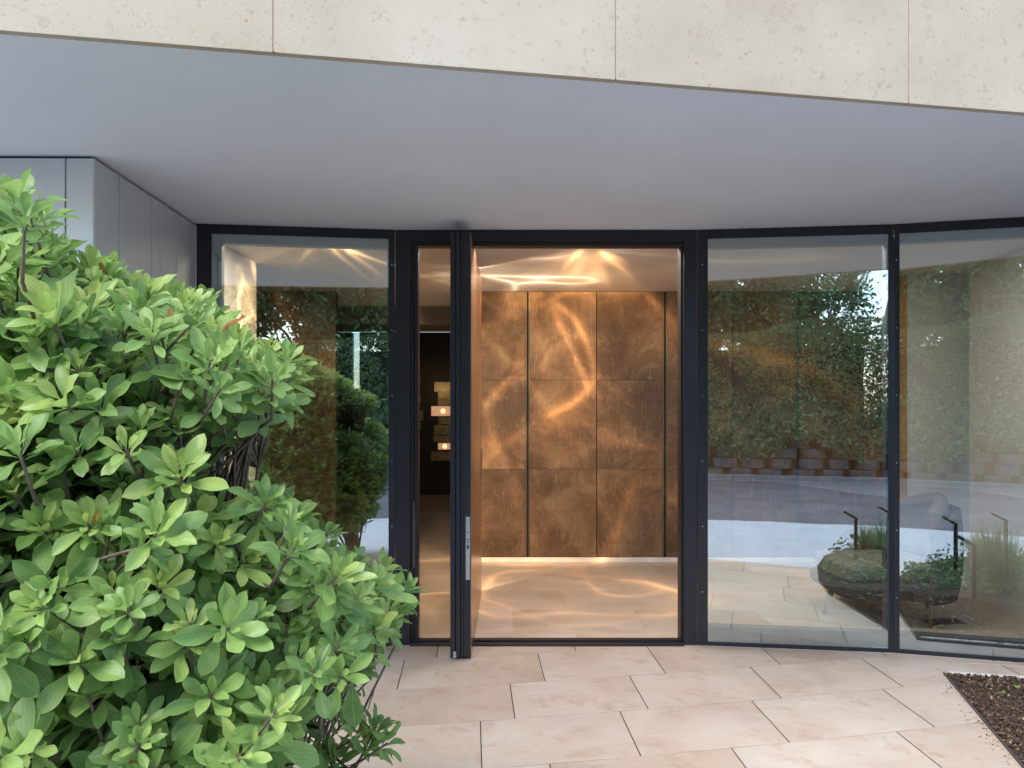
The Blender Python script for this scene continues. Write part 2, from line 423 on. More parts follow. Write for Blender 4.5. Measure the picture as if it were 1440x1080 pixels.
# ================================================================== GREY CLADDING WALL (left)
t = empty('cladding_wall', (-1.91, 3.64, 0), label='grey metal clad wall with narrow vertical panel seams, left of the windows', cat='wall')
Cc, Cd = (-1.91, 3.64), (-1.98, 4.99)
def seg_panels(P0, P1, widths, inward):
    P0 = Vector(P0); P1 = Vector(P1); dr = (P1 - P0); L = dr.length; dr.normalize(); nn = Vector(inward).normalized()
    s0 = 0
    for wd in widths:
        s1 = min(L, s0 + wd)
        a, b_ = P0 + dr * (s0 + .0025), P0 + dr * (s1 - .0025)
        q = MB().prism([tuple(a), tuple(b_), tuple(b_ + nn * .03), tuple(a + nn * .03)], .02, H - .014).build('cladding_panel', M['cladding'], bevel=.004)
        lp(q, t)
        if wd > .2:
            a, b_ = P0 + dr * (s1 - .012), P0 + dr * (s1 - .003)
            lp(MB().prism([tuple(a - nn * .005), tuple(b_ - nn * .005), tuple(b_ - nn * .0005), tuple(a - nn * .0005)], .02, H - .016).build('seam', M['cladding'], bevel=.0015), t)
        s0 = s1
        if s0 >= L - 1e-4: break
seg_panels(Cc, Cd, [.27, .03, .36, .11, .03, .22, .5], (-1, 0))
seg_panels(Cc, (-5.4, 3.60), [.13, .74, .04, .74, .04, .74, .04, .74, .7], (0, 1))
bk = MB().prism([(-1.945, 3.675), (-2.015, 5.3), (-5.5, 5.3), (-5.5, 3.635)], 0, H - .001).build('backing', M['shadow_gap']); lp(bk, t)

# ================================================================== FRAMES AND GLASS
def local(P0, P1, name, label, cat, group=None):
    P0 = Vector(P0); P1 = Vector(P1); dr = P1 - P0
    o = empty(name, (P0.x, P0.y, 0), math.atan2(dr.y, dr.x), label, cat, group)
    return o, dr.length
def screws(par, x, z0=.35, n=6, dz=.424):
    for i in range(n):
        z = z0 + i * dz
        s = MB().tube([(x, -.0005, z), (x, -.004, z)], [.0045, .0035], 10).build('screw', M['steel'], par)
def window(P0, P1, label, lpost, rpost, lin, sc_l, sc_r, last=False):
    o, L = local(P0, P1, 'window', label, 'window', 'fixed floor to ceiling windows')
    f = MB()
    f.box(0, lpost, 0, .07, 0, H - .002); f.box(L - rpost, L, 0, .07, 0, H - .002)
    f.box(lpost, L - rpost, 0, .07, H - .062, H - .002); f.box(lpost, L - rpost, 0, .07, .0, .028)
    f.build('outer_frame', M['frame'], o, bevel=.002)
    g = MB()
    g.box(lpost, L - rpost, .012, .09, H - .118, H - .0625); g.box(lpost, L - rpost, .012, .09, .0285, .125)
    g.box(lpost, lpost + lin, .012, .09, .1252, H - .1182)
    g.box(L - rpost - .012, L - rpost, .012, .09, .1252, H - .1182)
    g.build('inner_frame', M['inner'], o)
    gp = MB().box(lpost + .001, L - rpost - .001, .002, .009, .029, H - .063).build('glass_pane', M['glass'], o)
    gk = MB().box(lpost - .003, lpost + .003, -.001, .001, .03, H - .06).box(L - rpost - .003, L - rpost + .003, -.001, .001, .03, H - .06)
    gk.build('gasket', M['frame_dark'], o)
    if sc_l is not None: screws(o, sc_l)
    if sc_r is not None: screws(o, L + sc_r)
    return o
window(A0, A1, 'window beside the grey cladding, half hidden by the shrub', .09, .038, .062, None, -.019)
window(B0, B1, 'wide window just right of the open doorway, bounded by two dark posts', .062, .03, .004, .03, None)
window(B1, B2, 'window at the right edge of the photo with the armchair behind it', .03, .03, .004, .016, None)
window(B2, B3, 'window beyond the right edge of the frame, above the planting bed', .03, .03, .004, None, None)
window(B3, B4, 'last window of the facade over the planting bed', .03, .06, .004, None, None)

t = empty('door_frame', (A1[0], A1[1], 0), label='dark metal frame of the tall doorway between the fixed windows', cat='door frame')
W = B0[0] - A1[0]
f = MB().box(0.002, .098, 0, .09, 0, H - .003)
f.build('jamb', M['frame'], t, bevel=.002)
MB().box(.098, .118, .02, .10, .04, H - .1).build('jamb_gasket', M['frame_dark'], t)
MB().box(.118, .146, .035, .13, 0.0, H - .1).build('jamb_stop', M['frame'], t, bevel=.002)
MB().box(W - .09, W - .004, 0, .09, 0, H - .003).build('jamb', M['frame'], t, bevel=.002)
MB().box(W - .103, W - .09, .03, .13, 0, H - .1).build('jamb_stop', M['frame_dark'], t)
MB().box(.098, W - .09, .0, .09, H - .075, H - .003).build('header', M['frame'], t, bevel=.002)
MB().box(.098, W - .09, .02, .11, H - .102, H - .0755).build('header_stop', M['frame_dark'], t)
th = MB().box(.098, W - .09, -.02, .03, .0, .014).box(.098, W - .09, .032, .046, .0, .010).box(.098, W - .09, .048, .10, .0, .022)
th.build('threshold', M['frame'], t, bevel=.0015)
MB().box(.1185, .1215, .028, .0345, .5, .93).build('strike_plate', M['steel'], t)

# pivot door, swung open at a right angle
DX0, DX1, DY0, DY1 = -.379, -.250, 4.876, 6.55
t = empty('pivot_door', (-.315, 5.15, 0), label='tall pivot door standing open edge on, copper coloured face and silver lock strip', cat='door')
q = Vector((-.315, 5.15, 0))
def dd(o): o.parent = t; o.location = -q; return o
ed = MB()
for a, b_, y in ((DX0, DX0 + .03, .006), (DX0 + .03, DX0 + .036, .02), (DX0 + .036, DX0 + .062, 0), (DX0 + .062, DX0 + .068, .015), (DX0 + .068, DX0 + .082, .004), (DX0 + .082, DX1 - .004, .009)):
    ed.box(a + .0002, b_ - .0002, DY0 + y, DY0 + .08, .012, 2.622)
dd(ed.build('edge_profile', M['frame'], bevel=.0015))
dd(MB().box(DX0 + .004, DX1 - .006, DY0 + .081, DY1, .014, 2.60).build('core', M['frame']))
dd(MB().box(DX1 - .0055, DX1, DY0 + .012, DY1 - .002, .012, 2.604).build('face_sheet', M['bronze']))
dd(MB().box(DX0, DX0 + .0035, DY0 + .082, DY1 - .002, .016, 2.598).build('face_sheet', M['bronze']))
lk = dd(MB().box(DX1 - .033, DX1 - .008, DY0 + .003, DY0 + .0085, .49, .875).build('lock_plate', M['steel'], bevel=.001))
kh = MB()
for z in (.78, .735, .72): kh.tube([(DX1 - .0205, DY0 + .0032, z), (DX1 - .0205, DY0 + .0018, z)], .005, 10)
kh.box(DX1 - .026, DX1 - .015, DY0 + .0015, DY0 + .003, .68, .705)
k_ = kh.build('keyhole', M['frame_dark']); k_.parent = lk
dd(MB().box(DX0 + .018, DX0 + .038, DY0 - .006, DY0 + .01, .012, .05).build('bottom_bolt', M['steel'], bevel=.002))
dd(MB().box(DX1 + .0002, DX1 + .006, DY1 - .06, DY1 - .02, .95, 1.2).build('pull_handle', M['reveal'], bevel=.001))

# ================================================================== INTERIOR
YB = 7.93
IC = MB().prism([(-4.6, 5.3), (A0[0], A0[1] + .065), (A1[0], A1[1] + .08), (B0[0], B0[1] + .08), (B1[0], B1[1] + .08), (B2[0], B2[1] + .08), (B3[0], B3[1] + .08), (6.4, 3.7), (6.4, 9.1), (-4.6, 9.1)], H - .001, H + .3).build('ceiling', M['ceiling'])
tag(IC, kind='structure')
C2 = MB().prism([(-4.6, 9.101), (6.4, 9.101), (6.4, 14.3), (-4.6, 14.3)], 2.9, 3.05).build('ceiling', plain('olive ceiling', (.2, .18, .13), .7)); tag(C2, kind='structure')
# beam
tag(MB().box(-4.6, 3, 9.1, 9.35, 2.49, 2.8995).build('ceiling_beam', plain('dark beam', (.045, .042, .045), .6)), 'dark beam crossing the ceiling in front of the black wall', 'beam')
# left white wall with flush door
t = empty('interior_wall', (-2.04, 5.7, 0), label='white interior wall with flush door, seen through the left window', cat='wall')
q = Vector(t.location)
def tt(o, par=None):
    o.parent = par or t
    o.location = -q if par is None else (0, 0, 0)
    return o
tt(MB().box(-2.14, -2.043, 5.15, 6.37, 0, H - .0015).build('wall_face', M['plaster'], bevel=.003))
dl = tt(MB().box(-2.0428, -2.036, 5.2, 6.28, .01, 2.32).build('door_leaf', M['plaster'], bevel=.002))
tt(MB().box(-2.0355, -2.022, 6.02, 6.12, 1.53, 1.60).build('recessed_pull', M['reveal'], bevel=.002), dl)
tt(MB().box(-2.036, -2.0, 6.27, 6.33, 1.12, 1.155).build('hinge', M['steel'], bevel=.002))
# copper wall
def copper(name, X0, joints, X1, label):
    t = empty(name, (X0, YB, 0), label=label, cat='wall cladding')
    q = Vector(t.location)
    def L(o): o.parent = t; o.location = -q; return o
    edges = [X0] + [j[0] for j in joints] + [X1]
    L(MB().box(X0 + .002, X1 - .002, YB + .012, YB + .12, 0, H - .0015).build('backing', M['shadow_gap']))
    for i in range(len(edges) - 1):
        gl = joints[i - 1][1] if i > 0 else 0; gr = joints[i][1] if i < len(joints) else 0
        for (z0, z1) in ((.055, .927), (.930, 1.815), (1.818, H - .006)):
            n = MB().box(edges[i] + gl / 2 + .002, edges[i + 1] - gr / 2 - .002, YB + random.uniform(-.001, .001), YB + .0115, z0, z1)
            L(n.build('copper_panel', M['copper'], tone=np.tile(rng.random(3), (6, 1)), bevel=.001))
    rv = MB()
    for x, wd in joints:
        if wd > .01:
            rv.box(x - wd / 2, x - wd / 2 + .011, YB - .006, YB + .0118, .055, H - .004)
            rv.box(x + wd / 2 - .011, x + wd / 2, YB - .006, YB + .0118, .055, H - .004)
    if rv.v: L(rv.build('reveal_strip', M['reveal']))
    L(MB().box(X0, X1, YB - .012, YB + .011, .004, .05).build('skirting', M['skirting'], bevel=.002))
copper('copper_wall', -.53, [(.156, .042), (.843, .004), (1.522, .042), (2.195, .004), (2.846, .03), (3.5, .004)], 4.4, 'brown patinated copper panel wall facing the open doorway, with white skirting')
copper('copper_wall', -3.3, [(-2.45, .004)], -1.756, 'short stretch of copper panelling seen through the left window beside white wall')
# corridor and back room
tag(MB().box(-.53, -.41, YB + .125, 9.09, 0, H - .0016).build('corridor_wall', M['black_wall']), 'black side wall of the passage beside the copper wall', 'wall')
bw = MB().box(-4.6, -2.82, 14.0, 14.2, 0, 2.86).box(-2.82, -2.68, 14.0, 14.2, 0, 1.87).box(-2.68, 3, 14.0, 14.2, 0, 2.86)
tag(bw.build('black_wall', M['black_wall']), 'matt black wall at the far end of the passage, behind the brass lamps', 'wall')
tag(MB().box(-4.6, 3, 13.97, 14.0, 2.862, 2.8985).build('cove_strip', plain('cove', (.6, .5, .42), .7)), 'thin pale strip along the top of the black wall', 'trim')
sw = empty('slot_window', (-2.75, 14.05, 1.87), label='narrow vertical slot window glowing pale in the far wall', cat='window')
MB().box(-.07, .07, 0, .02, 0, .985).build('slot_frame', M['glass'], sw)
# brass plate lamps
def lamp(name, loc, plates, label, lits):
    t = empty(name, loc, 0, label, 'wall lamp', 'brass plate wall lamps')
    for i, (x0, x1, z0, z1) in enumerate(plates):
        o = MB().box(x0, x1, -.045 - .008 * (i % 3), -.03 - .008 * (i % 3), z0, z1).build('plate', M['lit'] if i in lits else M['brass'], t, bevel=.002)
        if i in lits:
            cx = x0 + .44 * (x1 - x0); cz = (z0 + z1) / 2
            o['label'] = 'lit plate glowing orange'
            bb = MB().tube([(cx, -.062, cz), (cx, -.075, cz)], [.035, .012], 12).build('bulb', M['bulb'], o)
    MB().box(-.02, .02, -.03, 0, min(p[2] for p in plates) + .05, max(p[3] for p in plates) - .05).build('stem', M['leg'], t)
k14 = 14 / 1120
def pz(y): return EYE - (y - HZ) * k14
def pxx(x): return (x - 720) * k14
def zp(u, v_): return 560 + u / 3.375, 400 + v_ / 3.375
pl = []
for u0, v0, u1, v1 in ((172, 463, 262, 510), (197, 511, 275, 545), (190, 546, 268, 577), (158, 578, 285, 624), (195, 627, 270, 663), (170, 668, 262, 713), (168, 717, 256, 748), (190, 752, 262, 783), (158, 792, 262, 836)):
    a, b_ = zp(u0, v0), zp(u1, v1); pl.append((pxx(a[0]) + 1.28, pxx(b_[0]) + 1.28, pz(b_[1]) - 1.2, pz(a[1]) - 1.2))
lamp('plate_lamp', (-1.28, 14.0, 1.2), pl, 'wall lamp of stacked brass plates, two of them lit, on black wall', (3, 7))
pl = []
for u0, v0, u1, v1 in ((40, 393, 103, 438), (50, 441, 108, 472), (62, 475, 92, 525), (45, 530, 110, 560), (55, 600, 120, 647), (48, 656, 110, 687)):
    a, b_ = zp(u0, v0), zp(u1, v1); pl.append((pxx(a[0]) + 1.72, pxx(b_[0]) + 1.72, pz(b_[1]) - 1.2, pz(a[1]) - 1.2))
lamp('plate_lamp', (-1.72, 14.0, 1.2), pl, 'unlit wall lamp of small brass plates, left of the lit one', ())

# right side walls
tag(MB().prism([(3.80, 6.62), (3.56, 4.70), (3.68, 4.66), (3.95, 6.6)], 0, H - .0017).build('side_wall', M['plaster']), 'long white wall running back behind the right window', 'wall')
tag(MB().box(3.42, 4.6, 6.9, 7.0, 0, H - .0017).build('partition_wall', M['plaster']), 'pale partition wall behind the armchair', 'wall')
M['amber'] = plain('amber strip', (.55, .33, .12), .5)  # amber colour on the end face of the pale partition
tag(MB().box(3.412, 3.4195, 6.893, 7.006, 0.004, H - .002).build('edge_trim', M['amber']), 'thin amber edge on the pale partition wall', 'trim')
# outer shell of the house (out of sight, closes the rooms)
tag(MB().box(-4.75, -4.61, 5.2, 14.4, 0, 3.05).box(6.41, 6.55, 3.3, 14.4, 0, 3.05).box(3.01, 6.4, 9.36, 9.5, 0, 2.899).build('house_wall', M['plaster']), 'outer white walls closing the rooms of the house', 'wall')
# floor grille
t = empty('floor_grille', (3.1, 5.73, .004), 0, 'dark rectangular metal grille let into the floor under the armchair', 'grille')
g = MB().prism([(-.143, .045), (.13, .105), (.143, -.046), (-.14, -.112)], .0005, .004); g.build('plate', M['grille'], t)
g = MB()
for i in range(9):
    f_ = (i + .5) / 9; g.add([(-.13 + .26 * f_ - .006, -.095 + .055 * f_, .0055), (-.13 + .26 * f_ + .006, -.095 + .055 * f_, .0055), (-.13 + .25 * f_ + .006, .035 + .05 * f_, .0055), (-.13 + .25 * f_ - .006, .035 + .05 * f_, .0055)], [(0, 1, 2, 3)])
g.build('slats', M['shadow_gap'], t)

# lounge chair facing left
def rounded(mb, cx, cy_, w_, d_, z0, z1, r=.08, seg=6, puff=.0):
    pts = []
    for (sx, sy, a0) in ((1, 1, 0), (-1, 1, 90), (-1, -1, 180), (1, -1, 270)):
        for i in range(seg + 1):
            a = R(a0 + 90 * i / seg); pts.append((cx + sx * (w_ / 2 - r) + r * math.cos(a), cy_ + sy * (d_ / 2 - r) + r * math.sin(a)))
    n = len(pts); rings = []
    e = min(.03, (z1 - z0) / 3)
    for z, k in ((z0, .94), (z0 + e, 1), (z1 - e, 1), (z1 - e * .3, .97), (z1, .9)):
        rings += [(cx + (x - cx) * k, cy_ + (y - cy_) * k, z) for x, y in pts]
    fs = []
    for i in range(4):
        for j in range(n): fs.append((i * n + j, i * n + (j + 1) % n, (i + 1) * n + (j + 1) % n, (i + 1) * n + j))
    fs += [tuple(range(n - 1, -1, -1)), tuple(4 * n + j for j in range(n))]
    mb.add(rings, fs)
def shell(r0, a0, a1, z0f, z1f, thick, ribs=True, n=96, sx=1, sy=1):
    mb = MB(); vs = []
    nz = 6
    for i in range(n + 1):
        a = a0 + (a1 - a0) * i / n
        rr = r0 + (.006 * math.cos(i * math.pi) if ribs else 0)
        for side in (0, 1):
            r_ = rr if side == 0 else r0 - thick
            for kz in range(nz + 1):
                z = z0f(a) + (z1f(a) - z0f(a)) * kz / nz
                bul = .03 * math.sin(math.pi * kz / nz) + .02 * kz / nz
                vs.append(((r_ + bul) * math.cos(a) * sx, (r_ + bul) * math.sin(a) * sy, z))
    m_ = 2 * (nz + 1); fs = []
    for i in range(n):
        b0, b1 = i * m_, (i + 1) * m_
        for kz in range(nz):
            fs.append((b0 + kz, b1 + kz, b1 + kz + 1, b0 + kz + 1))
            o_ = nz + 1; fs.append((b0 + o_ + kz, b0 + o_ + kz + 1, b1 + o_ + kz + 1, b1 + o_ + kz))
        fs.append((b0 + nz, b1 + nz, b1 + m_ - 1, b0 + m_ - 1)); fs.append((b0, b0 + nz + 1, b1 + nz + 1, b1))
    fs.append(tuple(range(nz + 1)) + tuple(range(m_ - 1, nz, -1)))
    e = n * m_; fs.append(tuple(e + k for k in list(range(nz, -1, -1)) + list(range(nz + 1, m_))))
    mb.add(vs, fs); return mb
t = empty('armchair', (2.82, 5.95, 0), 0, 'ribbed charcoal lounge armchair with taupe back cushion on slim bronze legs', 'armchair')
sh = shell(.44, R(-78), R(78), lambda a: .17, lambda a: .62 + .2 * max(0, math.cos(a)) ** .7, .05)
sh.build('backrest', M['rib_fabric'], t)
mb = MB(); rounded(mb, -.08, 0, .82, .78, .19, .30, .14); mb.build('seat', M['rib_fabric'], t, smooth=False)
mb = MB(); rounded(mb, -.10, 0, .74, .66, .302, .43, .12); mb.build('seat_cushion', M['grey_fabric'], t)
cu = shell(.36, R(-62), R(62), lambda a: .44, lambda a: .70 + .2 * math.cos(a), .09, False, 30); cu.build('back_cushion', M['grey_fabric'], t, smooth=True)
for lx, ly in ((-.50, -.02), (.10, -.40), (.38, .18), (-.30, .36)):
    lg = MB().tube([(lx * .9, ly * .9, .185), (lx, ly, .004)], [.016, .011], 10); lg.build('leg', M['leg'], t, smooth=True)
MB().box(-.02, .15, -.41, -.36, .185, .25).build('bracket', M['leg'], t, bevel=.003)

# ================================================================== INTERIOR LIGHTS (added warm fills and gobo spots, plus the plate lamps' glow)
def caustic(nt, em, gobo, k):  # ripple pattern put into the beam by a procedural gobo
    tc = N(nt, 'ShaderNodeTexCoord'); mp = N(nt, 'ShaderNodeMapping'); mp.inputs['Scale'].default_value = gobo[:3]; mp.inputs['Location'].default_value = gobo[3]
    nt.links.new(tc.outputs['Normal'], mp.inputs[0])
    nz = N(nt, 'ShaderNodeTexNoise'); nz.inputs['Scale'].default_value = 1.6; nz.inputs['Detail'].default_value = 1.5; nt.links.new(mp.outputs[0], nz.inputs['Vector'])
    ma = N(nt, 'ShaderNodeVectorMath', operation='MULTIPLY_ADD'); ma.inputs[1].default_value = (1.7, 1.7, 1.7)
    nt.links.new(nz.outputs['Color'], ma.inputs[0]); nt.links.new(mp.outputs[0], ma.inputs[2])
    vo = N(nt, 'ShaderNodeTexVoronoi', feature='DISTANCE_TO_EDGE'); vo.inputs['Scale'].default_value = 1.35; nt.links.new(ma.outputs[0], vo.inputs['Vector'])
    r1 = ramp(nt, vo.outputs['Distance'], [(0, (1, 1, 1)), (.016, (.6, .6, .6)), (.05, (.24, .24, .24)), (.14, (.09, .09, .09)), (.35, (.0, .0, .0))])
    g2 = ramp(nt, noise(nt, mp.outputs[0], 2.1, 3), [(.36, (.0, .0, .0)), (.5, (.3, .3, .3)), (.68, (1, 1, 1))])
    pr = mixc(nt, 1.0, r1, g2, 'MULTIPLY')
    bw_ = N(nt, 'ShaderNodeRGBToBW'); nt.links.new(pr, bw_.inputs[0])
    mu = N(nt, 'ShaderNodeMath', operation='MULTIPLY_ADD'); mu.inputs[1].default_value = 8.0 * k; mu.inputs[2].default_value = .06
    nt.links.new(bw_.outputs[0], mu.inputs[0]); nt.links.new(mu.outputs[0], em.inputs['Strength'])

def point(name, loc, e, c, rad):
    l = bpy.data.lights.new(name, 'POINT'); l.energy = e; l.color = c; l.shadow_soft_size = rad
    o = bpy.data.objects.new(name, l); col.objects.link(o); o.location = loc
    return o
WARM = (1, .62, .30)
def spot(name, loc, aim, e, c, ang, gobo, k=1.0, soft=.02):
    l = bpy.data.lights.new(name, 'SPOT'); l.energy = e; l.color = c; l.shadow_soft_size = soft; l.spot_size = R(ang); l.spot_blend = .5
    l.use_nodes = True
    o = bpy.data.objects.new(name, l); col.objects.link(o); o.location = loc
    o.rotation_euler = (-Vector(aim)).to_track_quat('Z', 'Y').to_euler()
    nt = l.node_tree; em = nt.nodes['Emission']
    caustic(nt, em, gobo, k)
    return o
def ceiling_fill(name, loc, sx, sy, e, c):
    l = bpy.data.lights.new(name, 'AREA'); l.shape = 'RECTANGLE'; l.size = sx; l.size_y = sy; l.energy = e; l.color = c
    o = bpy.data.objects.new(name, l); col.objects.link(o); o.location = loc
spot('caustic_gobo_up', (-.315, 6.60, 1.0), (.55, .12, 1), 22, (1, .76, .52), 96, (.7, .7, .7, (.3, .2, .1)))  # added unseen spots; their gobo imitates light rippled by metal
spot('caustic_gobo_wall', (.55, 5.45, 2.55), (0, 1, -.62), 85, (1, .55, .22), 110, (1, 1, .8, (.9, .2, .5)), k=1, soft=.03)
spot('caustic_gobo_left', (-1.3, 5.42, 2.60), (-.1, 1, -.6), 36, (1, .6, .28), 120, (1, 1, 1, (2.3, .4, .7)))
spot('caustic_gobo_floor', (1.0, 5.40, 2.6), (-.15, .75, -1), 22, (1, .6, .3), 110, (1, 1, 1, (5.3, 1.4, 3.7)))
ceiling_fill('hall_fill', (.2, 5.42, 2.692), 1.6, .12, 19, (1, .87, .76))  # added area fills under the ceiling, out of view, without fixtures
ceiling_fill('left_fill', (-1.35, 5.36, 2.692), 1.0, .10, 12, (1, .78, .55))
ceiling_fill('lounge_fill', (2.2, 5.32, 2.692), 1.3, .12, 13, (1, .92, .85))
point('passage_fill', (-1.1, 8.6, 1.9), .9, WARM, .1)  # added unseen point fill brightening the passage
point('plate_lamp_light', (-1.3, 13.2, 1.9), 1.3, WARM, .05)

# ================================================================== PLANTING BED
bp_ = bed_pts()
bed = MB().prism(bp_, -.02, .006); bo = bed.build('planting_soil', M['soil']); tag(bo, kind='structure')
ch = MB(); n = 0; tn = []
while n < 9500:
    x, y = random.uniform(2.18, 3.2), random.uniform(3.2, 4.6)
    edge = 2.19 + (y - 3.41) * .259
    if x < edge + .01 or y > 4.575 - (x - 2.5) * .15: continue
    s = random.uniform(.002, .0065) * (1 if random.random() > .06 else 2)
    a = random.uniform(0, 6.28); l_ = s * random.uniform(1, 2.6); z = .008 + random.random() * .012
    ca, sa = math.cos(a), math.sin(a)
    pts = [(x + ca * l_ * u - sa * s * v_, y + sa * l_ * u + ca * s * v_, z + random.uniform(-.004, .006)) for u, v_ in ((-1, -.7), (1, -1), (.8, 1), (-1, .8))]
    ch.add(pts + [(x, y, z + .008)], [(0, 1, 4), (1, 2, 4), (2, 3, 4), (3, 0, 4)]); t_ = rng.random(3); tn += [t_] * 4; n += 1
tag(ch.build('bark_mulch', M['chip'], tone=tn), 'dark brown bark mulch covering the planting bed at lower right', 'mulch', kind='stuff')
sp_ = MB(); tn2 = []
for k in range(70):
    y = random.uniform(3.3, 4.6); x = 2.19 + (y - 3.41) * .259 - abs(random.gauss(0, .035)) - .012; s = random.uniform(.0015, .005); a = random.uniform(0, 6.28); ca, sa = math.cos(a) * s, math.sin(a) * s
    sp_.add([(x - ca * 1.6, y - sa * 1.6, .0015), (x + sa, y - ca, .003), (x + ca * 1.6, y + sa * 1.6, .0015), (x - sa, y + ca, .004)], [(0, 1, 2, 3)]); tn2.append(rng.random(3))
tag(sp_.build('spilled_mulch', M['chip'], tone=tn2), 'few stray bark crumbs spilled over the metal edging onto the slabs', 'mulch', kind='stuff')
gc = MB(); tn2 = []
for k in range(5200):
    x, y = random.uniform(2.25, 4.2), random.uniform(.9, 3.05)
    if not inpoly(x, y, bp_) or not inpoly(x - .05, y, bp_): continue
    h = random.uniform(.01, .13) * (1 + math.sin(x * 9) * math.cos(y * 7) * .5); s = random.uniform(.012, .03); n_ = Vector(rng.normal(size=3)) + Vector((0, 0, 1.2)); n_.normalize(); t1 = n_.orthogonal().normalized(); t2 = n_.cross(t1); c0 = Vector((x, y, h + .01))
    gc.add([c0 - t1 * s, c0 - t2 * s * .5, c0 + t1 * s, c0 + t2 * s * .5], [(0, 1, 2, 3)]); tn2.append(rng.random(3) * .7)
tag(gc.build('low_planting', M['tree_leaf'], tone=tn2), 'low dark green planting covering the bed among the path lights', 'ground cover', kind='stuff')
eg = MB()
for i in range(7):
    (xa, ya), (xb, yb) = bp_[i], bp_[i + 1]; dx, dy = xb - xa, yb - ya; L_ = math.hypot(dx, dy); nx, ny = dy / L_ * .003, -dx / L_ * .003
    eg.prism([(xa - nx, ya - ny), (xb - nx, yb - ny), (xb + nx, yb + ny), (xa + nx, ya + ny)], 0.0005, .014)
tag(eg.build('metal_edging', M['edging']), 'thin dark metal edging between paving and planting bed', 'edging')
tag(MB().prism([(2.515, 4.617), (3.09, 4.49), (3.6, 4.39), (3.6, 4.36), (3.09, 4.455), (2.53, 4.585)], .0065, .020).build('stone_edging', M['whitestrip'], bevel=.002), 'chipped white stone strip along the back of the planting bed', 'edging')
# sprouts
sp0 = None
for i, (x, y) in enumerate(((2.62, 4.25), (2.42, 3.62), (2.75, 4.33), (2.68, 3.95), (2.50, 3.45))):
    mb = MB(); tn = []
    for k in range(9):
        a = random.uniform(0, 6.28); l_ = random.uniform(.012, .03); h = random.uniform(.008, .025)
        c0 = Vector((0, 0, .012)); tp = Vector((math.cos(a) * l_, math.sin(a) * l_, .012 + h)); sd = Vector((-math.sin(a), math.cos(a), 0)) * l_ * .3
        mid = (c0 + tp) / 2 + Vector((0, 0, .006)); mb.add([c0, mid + sd, tp, mid - sd], [(0, 1, 2, 3)]); tn.append(rng.random(3))
    o = mb.build('seedling', M['magnolia'], tone=tn); o.location = (x, y, 0)
    tag(o, ['tiny green seedling near the white stone strip', 'tiny green seedling close to the metal edging in mid bed', 'small seedling at the far right of the mulch', 'small green seedling in the middle of the mulch', 'lowest tiny seedling beside the metal edging'][i], 'seedling', 'seedlings sprouting in the mulch')

# bollard lights
def bollard(x, y, rz, label):
    t = empty('bollard_light', (x, y, 0), rz, label, 'path light', 'slim path lights in the planting bed')
    MB().box(-.016, .016, -.016, .016, .0, .43).build('post', M['lampblack'], t, bevel=.002)
    h = MB().box(-.13, .02, -.021, .021, -.011, .011).build('lamp_head', M['lampblack'], t, bevel=.002); h.location = (0, 0, .445); h.rotation_euler = (0, R(28), 0)
    MB().box(-.05, .05, -.05, .05, .0, .008).build('base', M['lampblack'], t, bevel=.002)
bollard(2.62, 1.95, R(10), 'slim black path light nearest the rounded end of the bed')
bollard(3.02, 1.45, R(-15), 'slim black path light further back among the grasses')
bollard(2.80, 3.2, R(5), 'slim black path light closest to the window')
# fountain grass
def grass(n=420):
    mb = MB(); tn = []
    for k in range(n):
        a = random.uniform(0, 6.28); r0 = random.uniform(0, .07); L_ = random.uniform(.35, .62); lean = random.uniform(.15, 1.0)
        w_ = random.uniform(.003, .006); b0 = Vector((math.cos(a) * r0, math.sin(a) * r0, 0)); dr = Vector((math.cos(a), math.sin(a), 0)); sd = Vector((-dr.y, dr.x, 0))
        pts = []
        for i in range(6):
            s = i / 5; p = b0 + dr * (L_ * lean * s ** 1.6 * .75) + Vector((0, 0, L_ * (s - .55 * lean * s ** 2.4)))
            pts += [p - sd * w_ * (1 - s * .9), p + sd * w_ * (1 - s * .9)]
        mb.add(pts, [(2 * i, 2 * i + 1, 2 * i + 3, 2 * i + 2) for i in range(5)]); t_ = rng.random(3); tn += [t_] * 5
    return mb, tn
mb, tn = grass(); g0 = mb.build('ornamental_grass', M['grass'], tone=tn)
gp = [(2.9, 1.95, 1.0), (2.8, 1.45, .75), (3.02, 2.7, 1.15), (3.4, 3.65, 1.25), (3.65, 2.75, 1.4), (3.5, 1.95, 1.3), (4.1, 3.3, 1.2), (4.2, 2.2, 1.2), (3.75, 1.25, 1.1), (4.6, 1.4, 1.2), (5.1, 2.6, 1.3)]
gl_ = ['small grass clump between the path lights', 'smallest grass clump at the rounded edge of the bed', 'low grass clump near the middle path light', 'arching fountain grass clump closest to the window corner', 'fountain grass clump mid way along the bed', 'fountain grass clump beside the path lights', 'tall fountain grass clump behind the first', 'tall fountain grass clump in the middle of the bed', 'fountain grass clump at the rounded end of the bed', 'large grass clump toward the driveway', 'largest grass clump at the far side of the bed']
for i, (x, y, s) in enumerate(gp):
    o = g0 if i == 0 else g0.copy()
    if i: col.objects.link(o)
    o.location = (x, y, 0); o.scale = (s,) * 3; o.rotation_euler = (0, 0, i * 1.3)
    tag(o, gl_[i], 'ornamental grass', 'fountain grasses in the bed')

